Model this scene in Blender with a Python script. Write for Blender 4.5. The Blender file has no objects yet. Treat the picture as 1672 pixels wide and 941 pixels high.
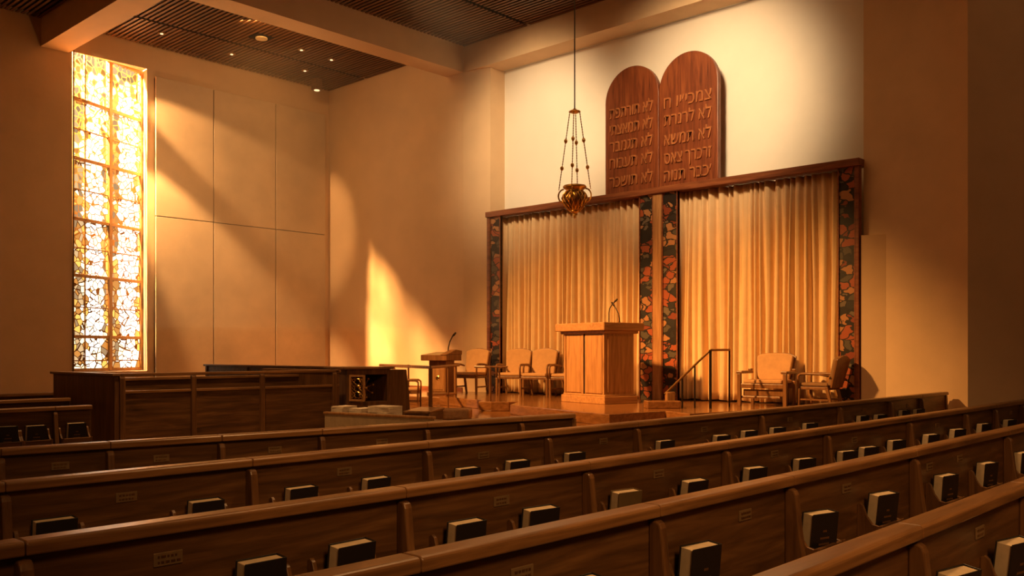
import bpy, bmesh, math, random
from mathutils import Vector, Matrix, Euler
R = math.radians
S = bpy.context.scene
COL = S.collection
random.seed(7)

# ------------------------------------------------------------------ camera, world, light, exposure
cam_d = bpy.data.cameras.new('camera')
cam = bpy.data.objects.new('camera', cam_d); COL.objects.link(cam)
cam.location = (0, 0, 1.55)
cam.rotation_euler = (R(90), 0, R(43.074 - 90))
cam_d.sensor_width = 36; cam_d.lens = 1491 / 1672 * 36
cam_d.shift_y = (575 - 470.5) / 1672
cam_d.clip_start = 0.02; cam_d.clip_end = 200
S.camera = cam

w = bpy.data.worlds.new('world'); S.world = w; w.use_nodes = True
w.node_tree.nodes['Background'].inputs[0].default_value = (1.0, 0.62, 0.30, 1)
w.node_tree.nodes['Background'].inputs[1].default_value = 0.3
S.view_settings.view_transform = 'Standard'; S.view_settings.look = 'None'
S.view_settings.gamma = 1; S.view_settings.use_curve_mapping = False
S.view_settings.exposure = 0.0

def aim(o, target):
    d = Vector(target) - o.location
    o.rotation_euler = d.to_track_quat('-Z', 'Y').to_euler()
def spot(name, loc, target, power, deg, blend, color, radius=0.1):
    l = bpy.data.lights.new(name, 'SPOT'); l.energy = power; l.spot_size = R(deg); l.spot_blend = blend
    l.color = color; l.shadow_soft_size = radius
    o = bpy.data.objects.new(name, l); COL.objects.link(o); o.location = loc; aim(o, target); return o
def area(name, loc, target, power, sx, sy, color):
    l = bpy.data.lights.new(name, 'AREA'); l.energy = power; l.shape = 'RECTANGLE'; l.size = sx; l.size_y = sy; l.color = color
    o = bpy.data.objects.new(name, l); COL.objects.link(o); o.location = loc; aim(o, target); return o

GOLD = (1.0, 0.46, 0.12); WARM = (1.0, 0.51, 0.18); CREAM = (1.0, 0.68, 0.36)
# added lamp outside the stained glass, standing in for low sun on the wall
spot('sun_stand_in', (6.70, 21.12, 9.25), (13.2, 16.8, 3.4), 38000, 80, 0.3, (1.0, 0.58, 0.25), 0.10)
# unseen spots added to light the ark curtains from the window side
spot('curtain_fill', (5.0, 14.6, 8.2), (14.4, 11.8, 0.2), 8500, 37, 1.0, GOLD, 0.18)
spot('curtain_fill_far', (5.0, 11.6, 8.2), (14.5, 7.7, 0.2), 9500, 37, 1.0, GOLD, 0.18)
# ceiling spots washing the tablets and white wall
spot('tablet_spot', (9.4, 7.4, 8.2), (15.0, 8.9, 6.1), 2500, 50, 0.9, CREAM, 0.5)
spot('tablet_spot_far', (9.4, 11.2, 8.2), (15.0, 13.2, 6.1), 2500, 46, 0.9, CREAM, 0.5)
# spots added to rake diagonal light streaks over the tall panels
spot('panel_streak_fill', (8.0, 19.55, 7.85), (11.4, 20.08, 6.2), 1500, 28, 0.6, WARM, 0.06)
spot('panel_streak_fill_low', (7.9, 19.3, 7.3), (11.0, 20.08, 3.2), 3600, 32, 0.6, WARM, 0.06)
# hidden spot added behind the partition, brightening the beam soffits like bounce
spot('bounce_fill', (9.9, 17.0, 1.2), (9.2, 17.4, 8.4), 480, 62, 0.8, WARM, 0.2)
# unseen fills added to lift the hall, front wall, pews and stall
area('ambient_fill', (5.0, 7.0, 8.3), (5.0, 7.0, 0), 35, 6, 6, WARM)
area('ambient_fill_front', (11.0, 9.0, 8.3), (11.0, 9.0, 0), 60, 3, 5, WARM)
area('bay_fill', (10.6, 16.4, 8.42), (13.2, 18.6, 3.0), 80, 2.0, 0.5, WARM)
spot('pew_fill', (6.5, 2.6, 8.4), (6.5, 3.2, 0), 1500, 80, 0.8, WARM, 0.3)
spot('stall_fill', (5.0, 9.4, 8.3), (6.2, 11.4, 0), 1400, 54, 0.9, WARM, 0.2)
spot('rear_fill', (0.3, -3.2, 6.0), (5.6, 3.2, 0.3), 1250, 62, 0.8, WARM, 0.9)

# ------------------------------------------------------------------ helpers
class MB:
    def __init__(s): s.bm = bmesh.new()
    def add(s, verts, faces):
        v = [s.bm.verts.new(p) for p in verts]
        for f in faces:
            try: s.bm.faces.new([v[i] for i in f])
            except ValueError: pass
        return v
    def box(s, x0, x1, y0, y1, z0, z1, rot=None, at=None):
        vs = [Vector((x, y, z)) for x in (x0, x1) for y in (y0, y1) for z in (z0, z1)]
        if rot is not None: vs = [rot @ v for v in vs]
        if at is not None: vs = [v + Vector(at) for v in vs]
        s.add(vs, [(0,1,3,2),(4,6,7,5),(0,4,5,1),(2,3,7,6),(0,2,6,4),(1,5,7,3)]); return s
    def prism(s, pts, axis, a, b, rot=None, at=None):
        """pts: polygon in the two axes other than `axis` (x:(y,z) y:(x,z) z:(x,y)), extruded a..b"""
        def mk(p, t):
            v = {'x': (t, p[0], p[1]), 'y': (p[0], t, p[1]), 'z': (p[0], p[1], t)}[axis]
            v = Vector(v)
            if rot is not None: v = rot @ v
            if at is not None: v = v + Vector(at)
            return v
        n = len(pts)
        vs = [mk(p, a) for p in pts] + [mk(p, b) for p in pts]
        fs = [tuple(range(n)), tuple(range(2*n-1, n-1, -1))] + [(i, (i+1) % n, n+(i+1) % n, n+i) for i in range(n)]
        s.add(vs, fs); return s
    def tube(s, pts, r, n=8, closed=False):
        pts = [Vector(p) for p in pts]; rings = []
        N = len(pts)
        rr = r if isinstance(r, (list, tuple)) else [r]*N
        for i, p in enumerate(pts):
            a = pts[(i-1) % N] if (closed or i > 0) else p
            b = pts[(i+1) % N] if (closed or i < N-1) else p
            d = (b - a).normalized()
            u = d.orthogonal().normalized()
            if i and rings:
                u = (pu - d*pu.dot(d)); u = u.normalized() if u.length > 1e-6 else d.orthogonal().normalized()
            pu = u; v = d.cross(u)
            rings.append([s.bm.verts.new(p + (u*math.cos(t) + v*math.sin(t))*rr[i]) for t in [2*math.pi*k/n for k in range(n)]])
        m = N if closed else N-1
        for i in range(m):
            A, B = rings[i], rings[(i+1) % N]
            for k in range(n):
                try: s.bm.faces.new((A[k], A[(k+1) % n], B[(k+1) % n], B[k]))
                except ValueError: pass
        if not closed:
            for ring in (rings[0], rings[-1]):
                try: s.bm.faces.new(ring)
                except ValueError: pass
        return s
    def lathe(s, prof, at=(0,0,0), n=20):
        rings = []
        for r, z in prof:
            rings.append([s.bm.verts.new((at[0]+max(r,1e-4)*math.cos(2*math.pi*k/n), at[1]+max(r,1e-4)*math.sin(2*math.pi*k/n), at[2]+z)) for k in range(n)])
        for A, B in zip(rings, rings[1:]):
            for k in range(n): s.bm.faces.new((A[k], A[(k+1) % n], B[(k+1) % n], B[k]))
        s.bm.faces.new(rings[0]); s.bm.faces.new(rings[-1]); return s
    def ball(s, at, r, sz=(1,1,1)):
        m = Matrix.Translation(at) @ Matrix.Diagonal((r*sz[0], r*sz[1], r*sz[2], 1))
        bmesh.ops.create_icosphere(s.bm, subdivisions=2, radius=1, matrix=m); return s
    def build(s, name, mat, parent=None, bevel=0, smooth=False, seg=2, loc=None, rz=0):
        bmesh.ops.recalc_face_normals(s.bm, faces=s.bm.faces)
        me = bpy.data.meshes.new(name); s.bm.to_mesh(me); s.bm.free()
        me.materials.append(mat)
        o = bpy.data.objects.new(name, me); COL.objects.link(o)
        if parent is not None: o.parent = parent
        if loc is not None: o.location = loc
        if rz: o.rotation_euler.z = rz
        if bevel:
            b = o.modifiers.new('bevel', 'BEVEL'); b.width = bevel; b.segments = seg; b.limit_method = 'ANGLE'; b.angle_limit = R(40)
        if smooth:
            for p in me.polygons: p.use_smooth = True
        return o

def tag(o, label=None, cat=None, group=None, kind=None):
    if label: o['label'] = label
    if cat: o['category'] = cat
    if group: o['group'] = group
    if kind: o['kind'] = kind
    return o
def empty(name, loc=(0,0,0), rz=0, label=None, cat=None, group=None):
    o = bpy.data.objects.new(name, None); COL.objects.link(o); o.empty_display_size = 0.1
    o.location = loc; o.rotation_euler = (0, 0, rz); return tag(o, label, cat, group)
def children(o): return [c for c in COL.objects if c.parent == o]
def copy_tree(o, parent=None):
    c = o.copy(); COL.objects.link(c)
    if parent is not None: c.parent = parent
    for ch in children(o): copy_tree(ch, c)
    return c
def struct(o): o['kind'] = 'structure'; return o
def rotz(a): return Matrix.Rotation(a, 3, 'Z')
def rotx(a): return Matrix.Rotation(a, 3, 'X')

# ------------------------------------------------------------------ materials
def newmat(name):
    m = bpy.data.materials.new(name); m.use_nodes = True
    nt = m.node_tree; b = nt.nodes['Principled BSDF']; return m, nt, b
def ramp(nt, stops, interp='LINEAR'):
    r = nt.nodes.new('ShaderNodeValToRGB'); e = r.color_ramp; e.interpolation = interp
    while len(e.elements) < len(stops): e.elements.new(0.5)
    for el, (p, c) in zip(e.elements, stops): el.position = p; el.color = (*c, 1)
    return r
def coords(nt, scale=(1,1,1), kind='Object'):
    tc = nt.nodes.new('ShaderNodeTexCoord'); mp = nt.nodes.new('ShaderNodeMapping')
    mp.inputs['Scale'].default_value = scale; nt.links.new(tc.outputs[kind], mp.inputs[0]); return mp.outputs[0]
def noise(nt, vec, scale, detail=4, rough=0.55, dist=0):
    n = nt.nodes.new('ShaderNodeTexNoise'); n.inputs['Scale'].default_value = scale; n.inputs['Detail'].default_value = detail
    n.inputs['Roughness'].default_value = rough; n.inputs['Distortion'].default_value = dist
    nt.links.new(vec, n.inputs['Vector']); return n.outputs['Fac']
def bump(nt, b, h, strength=0.2, dist=0.01):
    n = nt.nodes.new('ShaderNodeBump'); n.inputs['Strength'].default_value = strength; n.inputs['Distance'].default_value = dist
    nt.links.new(h, n.inputs['Height']); nt.links.new(n.outputs[0], b.inputs['Normal'])
def wood(name, dark, mid, light, axis='x', rough=0.38, spread=1.0):
    m, nt, b = newmat(name)
    sc = {'x': (0.9, 11, 11), 'y': (11, 0.9, 11), 'z': (11, 11, 0.9)}[axis]
    f = noise(nt, coords(nt, sc), 1.6*spread, 6, 0.62, 0.6)
    r = ramp(nt, [(0.28, dark), (0.5, mid), (0.72, light)]); nt.links.new(f, r.inputs[0])
    nt.links.new(r.outputs[0], b.inputs['Base Color']); b.inputs['Roughness'].default_value = rough
    bump(nt, b, f, 0.12, 0.004); return m
def plaster(name, c, var=0.06, rough=0.85, scale=1.3):
    m, nt, b = newmat(name)
    f = noise(nt, coords(nt), scale, 5, 0.6)
    r = ramp(nt, [(0.3, tuple(x*(1-var) for x in c)), (0.7, tuple(min(1, x*(1+var)) for x in c))]); nt.links.new(f, r.inputs[0])
    nt.links.new(r.outputs[0], b.inputs['Base Color']); b.inputs['Roughness'].default_value = rough
    f2 = noise(nt, coords(nt), 60, 3); bump(nt, b, f2, 0.06, 0.004); return m
def flat(name, c, rough=0.5, metal=0.0):
    m, nt, b = newmat(name)
    f = noise(nt, coords(nt), 18, 3)
    r = ramp(nt, [(0.3, tuple(x*0.88 for x in c)), (0.7, tuple(min(1, x*1.08) for x in c))]); nt.links.new(f, r.inputs[0])
    nt.links.new(r.outputs[0], b.inputs['Base Color']); b.inputs['Roughness'].default_value = rough; b.inputs['Metallic'].default_value = metal
    return m
M = {}
M['plaster'] = plaster('plaster', (0.76, 0.54, 0.33))
M['white'] = plaster('white_plaster', (0.86, 0.80, 0.70), 0.03)
M['panel'] = plaster('stone_panel', (0.64, 0.49, 0.33), 0.14, 0.7, 0.9)
M['panel_edge'] = flat('panel_joint', (0.05, 0.035, 0.02), 0.8)
M['pew'] = wood('pew_wood', (0.042, 0.019, 0.006), (0.11, 0.049, 0.016), (0.20, 0.094, 0.032), 'x', 0.36)
M['pew_v'] = wood('pew_wood_upright', (0.06, 0.026, 0.009), (0.13, 0.057, 0.019), (0.21, 0.098, 0.034), 'z', 0.36)
M['rail'] = wood('pew_rail_wood', (0.10, 0.045, 0.015), (0.20, 0.092, 0.031), (0.32, 0.155, 0.055), 'x', 0.30)
M['rail_y'] = wood('rail_wood_depth', (0.10, 0.045, 0.015), (0.20, 0.092, 0.031), (0.32, 0.155, 0.055), 'y', 0.30)
M['oak'] = wood('pulpit_oak', (0.26, 0.115, 0.036), (0.40, 0.19, 0.065), (0.52, 0.27, 0.10), 'z', 0.42, 1.2)
M['oak_x'] = wood('pulpit_oak_cross', (0.28, 0.125, 0.04), (0.42, 0.20, 0.07), (0.54, 0.28, 0.10), 'y', 0.42, 1.2)
M['chairwood'] = wood('chair_wood', (0.13, 0.052, 0.016), (0.22, 0.095, 0.030), (0.32, 0.145, 0.05), 'z', 0.35)
M['tablet'] = wood('tablet_wood', (0.075, 0.015, 0.004), (0.18, 0.042, 0.012), (0.29, 0.082, 0.023), 'z', 0.40)
M['letter_highlit'] = wood('tablet_letter_highlit', (0.26, 0.080, 0.025), (0.37, 0.125, 0.040), (0.47, 0.18, 0.06), 'z', 0.38)  # paler than the board to stand in for highlights on the relief
M['beam'] = wood('ark_beam_wood', (0.11, 0.030, 0.012), (0.22, 0.065, 0.024), (0.33, 0.115, 0.042), 'y', 0.34)
M['slat'] = wood('ceiling_slat', (0.10, 0.040, 0.013), (0.16, 0.066, 0.021), (0.23, 0.10, 0.034), 'y', 0.5)
M['black'] = flat('dark_backing', (0.012, 0.008, 0.006), 0.9)
M['stage'] = wood('stage_floor', (0.17, 0.066, 0.020), (0.26, 0.108, 0.034), (0.36, 0.16, 0.055), 'y', 0.16)
M['floor'] = wood('hall_floor', (0.07, 0.028, 0.010), (0.11, 0.046, 0.016), (0.15, 0.065, 0.024), 'x', 0.35)
M['fabric'] = plaster('chair_fabric', (0.58, 0.33, 0.15), 0.08, 0.9, 9)
M['fabric_d'] = plaster('chair_fabric_dark', (0.26, 0.14, 0.06), 0.08, 0.9, 9)
M['curtain'] = plaster('curtain_cloth', (0.80, 0.57, 0.32), 0.05, 0.8, 5)
M['brass'] = flat('brass', (0.62, 0.36, 0.11), 0.28, 1.0)
M['bronze'] = flat('bronze', (0.28, 0.15, 0.05), 0.4, 0.9)
M['iron'] = flat('dark_iron', (0.03, 0.02, 0.014), 0.4, 0.7)
M['book'] = flat('book_cover', (0.012, 0.009, 0.008), 0.45)
M['book_o'] = flat('book_cover_olive', (0.13, 0.085, 0.035), 0.5)
M['pages'] = flat('book_pages', (0.60, 0.46, 0.29), 0.8)
M['paper'] = flat('paper', (0.74, 0.62, 0.46), 0.8)
M['gilt'] = flat('gilt_print', (0.30, 0.15, 0.05), 0.4, 0.6)
M['plate'] = flat('name_plate', (0.24, 0.15, 0.07), 0.45, 0.35)
M['beige'] = flat('beige_board', (0.42, 0.30, 0.17), 0.7)
M['lens'] = flat('lamp_lens', (0.9, 0.7, 0.4), 0.3)
def emit(name, c, s):
    m, nt, b = newmat(name); b.inputs['Emission Color'].default_value = (*c, 1); b.inputs['Emission Strength'].default_value = s; return m
M['glow'] = emit('lit_lamp', (1, 0.68, 0.34), 1.6)

def mosaic_mat():
    m, nt, b = newmat('mosaic'); L = nt.links
    v = coords(nt, (1, 1.0, 1.55))
    nz = nt.nodes.new('ShaderNodeTexNoise'); nz.inputs['Scale'].default_value = 4.0; nz.inputs['Detail'].default_value = 2; L.new(v, nz.inputs['Vector'])
    mx = nt.nodes.new('ShaderNodeMix'); mx.data_type = 'VECTOR'; mx.inputs['Factor'].default_value = 0.22
    L.new(v, mx.inputs['A']); L.new(nz.outputs['Color'], mx.inputs['B'])
    vo = nt.nodes.new('ShaderNodeTexVoronoi'); vo.inputs['Scale'].default_value = 6.6; L.new(mx.outputs['Result'], vo.inputs['Vector'])
    ve = nt.nodes.new('ShaderNodeTexVoronoi'); ve.feature = 'DISTANCE_TO_EDGE'; ve.inputs['Scale'].default_value = 6.6; L.new(mx.outputs['Result'], ve.inputs['Vector'])
    sp = nt.nodes.new('ShaderNodeSeparateColor'); L.new(vo.outputs['Color'], sp.inputs[0])
    r = ramp(nt, [(0, (0.014, 0.010, 0.008)), (0.13, (0.34, 0.075, 0.022)), (0.34, (0.085, 0.066, 0.042)), (0.46, (0.40, 0.18, 0.066)), (0.64, (0.022, 0.018, 0.015)), (0.72, (0.22, 0.042, 0.014)), (0.88, (0.14, 0.105, 0.066))], 'CONSTANT')
    L.new(sp.outputs[0], r.inputs[0])
    lt = nt.nodes.new('ShaderNodeMath'); lt.operation = 'GREATER_THAN'; lt.inputs[1].default_value = 0.07; L.new(ve.outputs['Distance'], lt.inputs[0])
    mc = nt.nodes.new('ShaderNodeMix'); mc.data_type = 'RGBA'; L.new(lt.outputs[0], mc.inputs['Factor'])
    mc.inputs['A'].default_value = (0.012, 0.008, 0.006, 1); L.new(r.outputs[0], mc.inputs['B'])
    L.new(mc.outputs['Result'], b.inputs['Base Color']); b.inputs['Roughness'].default_value = 0.4
    bump(nt, b, lt.outputs[0], 0.4, 0.006); return m
M['mosaic'] = mosaic_mat()

def glass_mat():
    """stained glass: irregular leaded cells, pale in the middle of each light, amber and grey cells at the borders, top cells coloured darker for overhang shade"""
    m = bpy.data.materials.new('stained_glass'); m.use_nodes = True; nt = m.node_tree; L = nt.links
    for n in list(nt.nodes): nt.nodes.remove(n)
    def math_(op, a, bb=None, c=None):
        n = nt.nodes.new('ShaderNodeMath'); n.operation = op
        for i, val in enumerate((a, bb, c)):
            if val is None: continue
            if isinstance(val, (int, float)): n.inputs[i].default_value = val
            else: L.new(val, n.inputs[i])
        return n.outputs[0]
    tc = nt.nodes.new('ShaderNodeTexCoord'); mp = nt.nodes.new('ShaderNodeMapping'); L.new(tc.outputs['Object'], mp.inputs[0])
    mp.inputs['Scale'].default_value = (1, 0, 1)
    v = mp.outputs[0]
    vo = nt.nodes.new('ShaderNodeTexVoronoi'); vo.inputs['Scale'].default_value = 7.4; L.new(v, vo.inputs['Vector'])
    ve = nt.nodes.new('ShaderNodeTexVoronoi'); ve.feature = 'DISTANCE_TO_EDGE'; ve.inputs['Scale'].default_value = 7.4; L.new(v, ve.inputs['Vector'])
    sc = nt.nodes.new('ShaderNodeSeparateColor'); L.new(vo.outputs['Color'], sc.inputs[0])
    pos = nt.nodes.new('ShaderNodeSeparateXYZ'); L.new(vo.outputs['Position'], pos.inputs[0])
    X, Z = pos.outputs[0], pos.outputs[2]
    X = math_('MULTIPLY', X, 1.0)
    def bumpx(c, wd): return math_('SUBTRACT', 1.0, math_('MULTIPLY', math_('ABSOLUTE', math_('SUBTRACT', X, c)), 1.0/wd))
    k = math_('MAXIMUM', math_('MAXIMUM', bumpx(0.16, 0.42), bumpx(1.22, 0.26)), math_('MAXIMUM', bumpx(2.12, 0.22), bumpx(0.98, 0.14)))
    k = math_('MAXIMUM', k, 0.0)
    wv = math_('MULTIPLY', math_('SINE', math_('MULTIPLY', Z, 4.9)), 0.16)
    top = math_('MULTIPLY', math_('SUBTRACT', Z, 7.25), 1.5); top = math_('MAXIMUM', top, 0.0)  # shade of an outside overhang, put into the glass colour
    border_and_shade = math_('ADD', math_('MAXIMUM', k, top), wv)
    val = math_('ADD', math_('MULTIPLY', sc.outputs[0], 0.55), math_('MULTIPLY', border_and_shade, 0.62))
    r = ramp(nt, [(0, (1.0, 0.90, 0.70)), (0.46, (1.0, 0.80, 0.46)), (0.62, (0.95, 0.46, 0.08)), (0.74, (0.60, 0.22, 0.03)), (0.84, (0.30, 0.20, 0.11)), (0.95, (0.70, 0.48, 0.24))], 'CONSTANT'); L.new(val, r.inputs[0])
    lead = math_('GREATER_THAN', ve.outputs['Distance'], 0.058)
    em = nt.nodes.new('ShaderNodeEmission'); L.new(r.outputs[0], em.inputs[0])
    # the glow of the sky behind each kind of glass: pale cells pass the most
    est = nt.nodes.new('ShaderNodeMapRange'); L.new(val, est.inputs[0]); est.inputs[1].default_value = 0.45; est.inputs[2].default_value = 0.75
    est.inputs[3].default_value = 2.8; est.inputs[4].default_value = 0.9
    L.new(est.outputs[0], em.inputs[1])
    tr = nt.nodes.new('ShaderNodeBsdfTransparent'); tm = nt.nodes.new('ShaderNodeMix'); tm.data_type = 'RGBA'; tm.inputs['Factor'].default_value = 0.6; L.new(r.outputs[0], tm.inputs['A']); tm.inputs['B'].default_value = (1, 0.9, 0.7, 1); L.new(tm.outputs['Result'], tr.inputs[0])
    ad = nt.nodes.new('ShaderNodeAddShader'); L.new(em.outputs[0], ad.inputs[0]); L.new(tr.outputs[0], ad.inputs[1])
    ld = nt.nodes.new('ShaderNodeBsdfDiffuse'); ld.inputs[0].default_value = (0.16, 0.075, 0.02, 1)
    lt = nt.nodes.new('ShaderNodeBsdfTranslucent'); lt.inputs[0].default_value = (0.10, 0.045, 0.012, 1)
    la = nt.nodes.new('ShaderNodeAddShader'); L.new(ld.outputs[0], la.inputs[0]); L.new(lt.outputs[0], la.inputs[1])
    ms = nt.nodes.new('ShaderNodeMixShader'); L.new(lead, ms.inputs[0]); L.new(la.outputs[0], ms.inputs[1]); L.new(ad.outputs[0], ms.inputs[2])
    o = nt.nodes.new('ShaderNodeOutputMaterial'); L.new(ms.outputs[0], o.inputs[0]); return m
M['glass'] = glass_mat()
M['frame'] = flat('window_frame', (0.36, 0.19, 0.06), 0.6)

# ------------------------------------------------------------------ the setting
F = 14.45; W = 20.2; HC = 8.5; HB = 7.93; ST = 0.65; S2 = 0.48
wl = MB()
wl.prism([(-6, W), (7.84, W), (7.2, W+0.3), (-6, W+0.3)], 'z', 0, 9.2)                          # long wall left of the window
wl.prism([(9.48, W), (15.2, W), (15.2, W+0.3), (10.1, W+0.3), (10.1, 21.2), (9.82, 21.13)], 'z', 0, 9.2)  # pier and wall right of the window
wl.add([(7.84, W, 7.98), (9.48, W, 7.98), (9.48, W, 9.2), (7.84, W, 9.2)], [(0,1,2,3)])  # wall over the window
wl.add([(7.84, W, 0), (9.48, W, 0), (9.48, W, 1.12), (7.84, W, 1.12)], [(0,1,2,3)])      # wall under the sill
wl.build('wall_left', M['plaster']); struct(COL.objects['wall_left'])
rv = MB()
rv.add([(7.84, W, 7.98), (9.48, W, 7.98), (9.80, 21.14, 8.2), (7.84, W+0.02, 8.16)], [(0,1,2,3)])
rv.add([(7.84, W, 1.12), (9.48, W, 1.12), (9.80, 21.14, 1.12), (7.84, W+0.02, 1.12)], [(0,1,2,3)])
struct(rv.build('trim_1', M['plaster']))
# window_1: local x runs along the splayed glass, local z is height
wa = R(25.09); WL = 2.16
win = MB()
for s in (0.0, 1.08, 2.10): win.box(s-(0 if s == 0 else 0.035), s+(0.015 if s == 0 else 0.045), -0.05, 0.05, 1.13, 8.17)
for z in (1.16, 1.88, 3.2, 4.42, 5.72, 7.0, 8.13): win.box(0, WL-0.02, -0.04, 0.04, z-0.035, z+0.035)
win = win.build('window_1', M['frame'], None, 0.008); win.location = (7.84, W+0.01, 0); win.rotation_euler.z = wa; struct(win)
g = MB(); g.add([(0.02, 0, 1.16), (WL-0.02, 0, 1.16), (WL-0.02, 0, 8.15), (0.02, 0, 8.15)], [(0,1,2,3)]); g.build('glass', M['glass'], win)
gb = MB()
for z in (2.52, 3.8, 5.06, 6.36, 1.36): gb.box(0.03, WL-0.05, -0.015, 0.015, z-0.012, z+0.012)
gb.box(0.34, 0.37, -0.018, 0.018, 1.16, 8.13); gb.box(1.16, 1.18, -0.015, 0.015, 1.16, 8.13)
gb.build('glazing_bar', M['frame'], win)

fw = MB(); fw.box(F, F+0.3, 15.03, W, 0, 9.2); struct(fw.build('wall_front', M['plaster']))
ps = MB()
ps.prism([(F, 15.03), (F+0.15, 14.31), (15.06, 14.31), (15.06, 15.03)], 'z', 0, HB)      # pier and jamb beside the ark
struct(ps.build('trim_2', M['plaster']))
wb = MB(); wb.box(15.06, 15.3, 5.0, 15.0, 0, HB+0.1); struct(wb.build('wall_ark', M['white']))
rs = MB(); rs.box(F+0.55, 15.06, 5.0, 15.0, HB, HB+0.1); struct(rs.build('trim_3', M['white']))
# wall right of the ark, an added pier face standing for the ark's shadow, and the dark wall nearer the viewer
wr = MB(); wr.box(14.64, 14.68, 3.9, 5.92, 0, 12); struct(wr.build('wall_right', M['plaster']))
pr = MB(); pr.prism([(F+0.06, 5.905), (14.64, 5.56), (14.66, 5.90), (F+0.10, 5.925)], 'z', 0, 3.42); struct(pr.build('trim_4', M['plaster']))
wd = MB(); wd.prism([(13.8, 4.10), (16.2, 1.7), (16.2, -4.2), (16.5, -4.2), (16.5, 4.3), (14.1, 4.12)], 'z', 0, 12); struct(wd.build('wall_side', M['plaster']))
wk = MB(); wk.box(-6.2, 16.2, -4.2, -4, 0, 12); wk.box(-6.2, -6, -4, W+0.3, 0, 12); struct(wk.build('wall_back', M['plaster']))
# beams
b1 = MB(); b1.box(7.2, 7.76, -4, W, HB, 9.2); struct(b1.build('trim_5', M['plaster']))
b2 = MB(); b2.box(-6, 7.2, 15.03, 15.58, HB, 9.2); b2.box(7.76, F, 15.03, 15.58, HB, 9.2); struct(b2.build('trim_6', M['plaster']))
b3 = MB(); b3.box(F, F+0.56, -4, 15.03, HB, 12); struct(b3.build('trim_7', M['plaster']))
# slatted ceiling: one mesh per bay
def slats(x0, x1, y0, y1, gaps, name, pitch=0.105):
    m = MB(); ys = [y0] + sorted(gaps) + [y1]
    n = int((x1-x0)/pitch)
    for i in range(n):
        x = x0 + (i+0.5)*(x1-x0)/n
        for a, b in zip(ys, ys[1:]): m.box(x-0.027, x+0.027, a+0.05, b-0.05, HC, HC+0.022)
    o = struct(m.build(name, M['slat']))
    k = MB(); k.box(x0, x1, y0, y1, HC+0.10, HC+0.14)
    for gy in gaps: k.box(x0, x1, gy-0.03, gy+0.03, HC+0.045, HC+0.10)
    k.build('ceiling_backing', M['black'], o)
slats(7.76, F, 15.58, W, [15.95, 18.6, 16.3], 'ceiling')
slats(7.76, F, 3.0, 15.03, [5.5, 8.0, 10.5, 13.0], 'ceiling_panel')
slats(-2, 7.2, 15.58, W, [17.9], 'ceiling_panel')
slats(-2, 7.2, -4, 15.03, [0.5, 5.5, 10.5], 'ceiling_panel')
fl = MB(); fl.box(-6.2, 16.5, -4.2, 21.4, -0.12, 0); struct(fl.build('floor', M['floor']))
# stage in levels
A = [(14.44, 19.9), (12.9, 19.9), (12.4, 16.2), (12.1, 14.6), (12.15, 13.9), (12.32, 13.5), (12.38, 13.1), (12.2, 12.6), (12.09, 12.0), (11.72, 11.80), (11.80, 11.55), (12.0, 11.3), (12.16, 11.22),
     (11.38, 10.68), (10.83, 8.89), (10.57, 7.96), (11.8, 7.82), (11.5, 7.2), (15.0, 6.6), (15.05, 14.3), (F+0.15, 14.3), (14.44, 15.03)]
B = [(14.44, 19.9), (12.0, 19.9), (11.3, 15.0), (10.6, 12.8), (9.62, 12.3), (9.62, 10.6), (9.0, 9.4), (9.0, 7.2), (10.6, 6.5), (15.0, 6.2), (15.05, 14.3), (F+0.15, 14.3), (14.44, 15.03)]
st = MB(); st.prism(B, 'z', 0, S2); struct(st.build('floor_lower_step', M['stage'], None, 0.012))
st = MB(); st.prism(A, 'z', S2, ST); struct(st.build('floor_stage', M['stage'], None, 0.012))
bs = MB(); bs.box(F-0.02, F, 15.05, 19.9, ST, ST+0.09); struct(bs.build('baseboard_front', M['beam']))

# tall panels on the window wall
pe = [9.64, 11.08, 12.78, 14.30]
names = ['beside the window pier', 'in the middle of the three', 'next to the front wall corner']
for i in range(3):
    for lo in (0, 1):
        z0, z1 = ((0.3, 4.64) if lo else (4.66, 7.83))
        m = MB(); m.box(pe[i]+0.012, pe[i+1]-0.012, W-0.08, W-0.03, z0, z1)
        o = m.build('wall_panel', M['panel'], None, 0.006)
        tag(o, 'tall tan %s wall panel %s' % ('lower' if lo else 'upper', names[i]), 'wall panel', 'tall wall panels')

m = MB(); m.box(pe[0]+0.02, pe[3]-0.02, W-0.03, W-0.001, 0.32, 7.80); struct(m.build('trim_8', M['panel_edge']))
# ------------------------------------------------------------------ ceiling lamps
lamp_spots = [(10.95, 17.81, 1, 'large square recessed ceiling lamp in the slats, lens dull'), (11.08, 19.30, 0, 'round ceiling downlight glowing between window and panels'),
              (9.32, 19.16, 0, 'small ceiling downlight nearest the stained glass window'), (12.02, 17.86, 0, 'small ceiling downlight past the square recessed lamp'),
              (12.91, 17.94, 0, 'small ceiling downlight nearest the long white beam'), (12.97, 19.12, 0, 'small ceiling downlight next to the cube spotlight')]
for x, y, big, lab in lamp_spots:
    t = empty('ceiling_lamp', (x, y, HC), 0, lab, 'ceiling lamp', 'lamps in the slatted ceiling')
    r = 0.10 if big else 0.05
    if big:
        MB().box(-0.20, 0.20, -0.20, 0.20, -0.012, 0.05).build('housing', M['black'], t)
        MB().lathe([(0.13, -0.04), (0.13, -0.010)], n=24).build('lens', M['lens'], t)
    else:
        MB().lathe([(0.085, -0.012), (0.085, 0.03), (0.055, 0.03), (0.055, -0.012)], n=20).build('housing', M['brass'], t)
        MB().lathe([(0.034, -0.022), (0.034, 0.012)], n=20).build('lens', M['glow'], t)
t = empty('spotlight', (13.55, 19.45, HC), 0, 'cube shaped spotlight hanging from slats by the corner', 'ceiling lamp')
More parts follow.
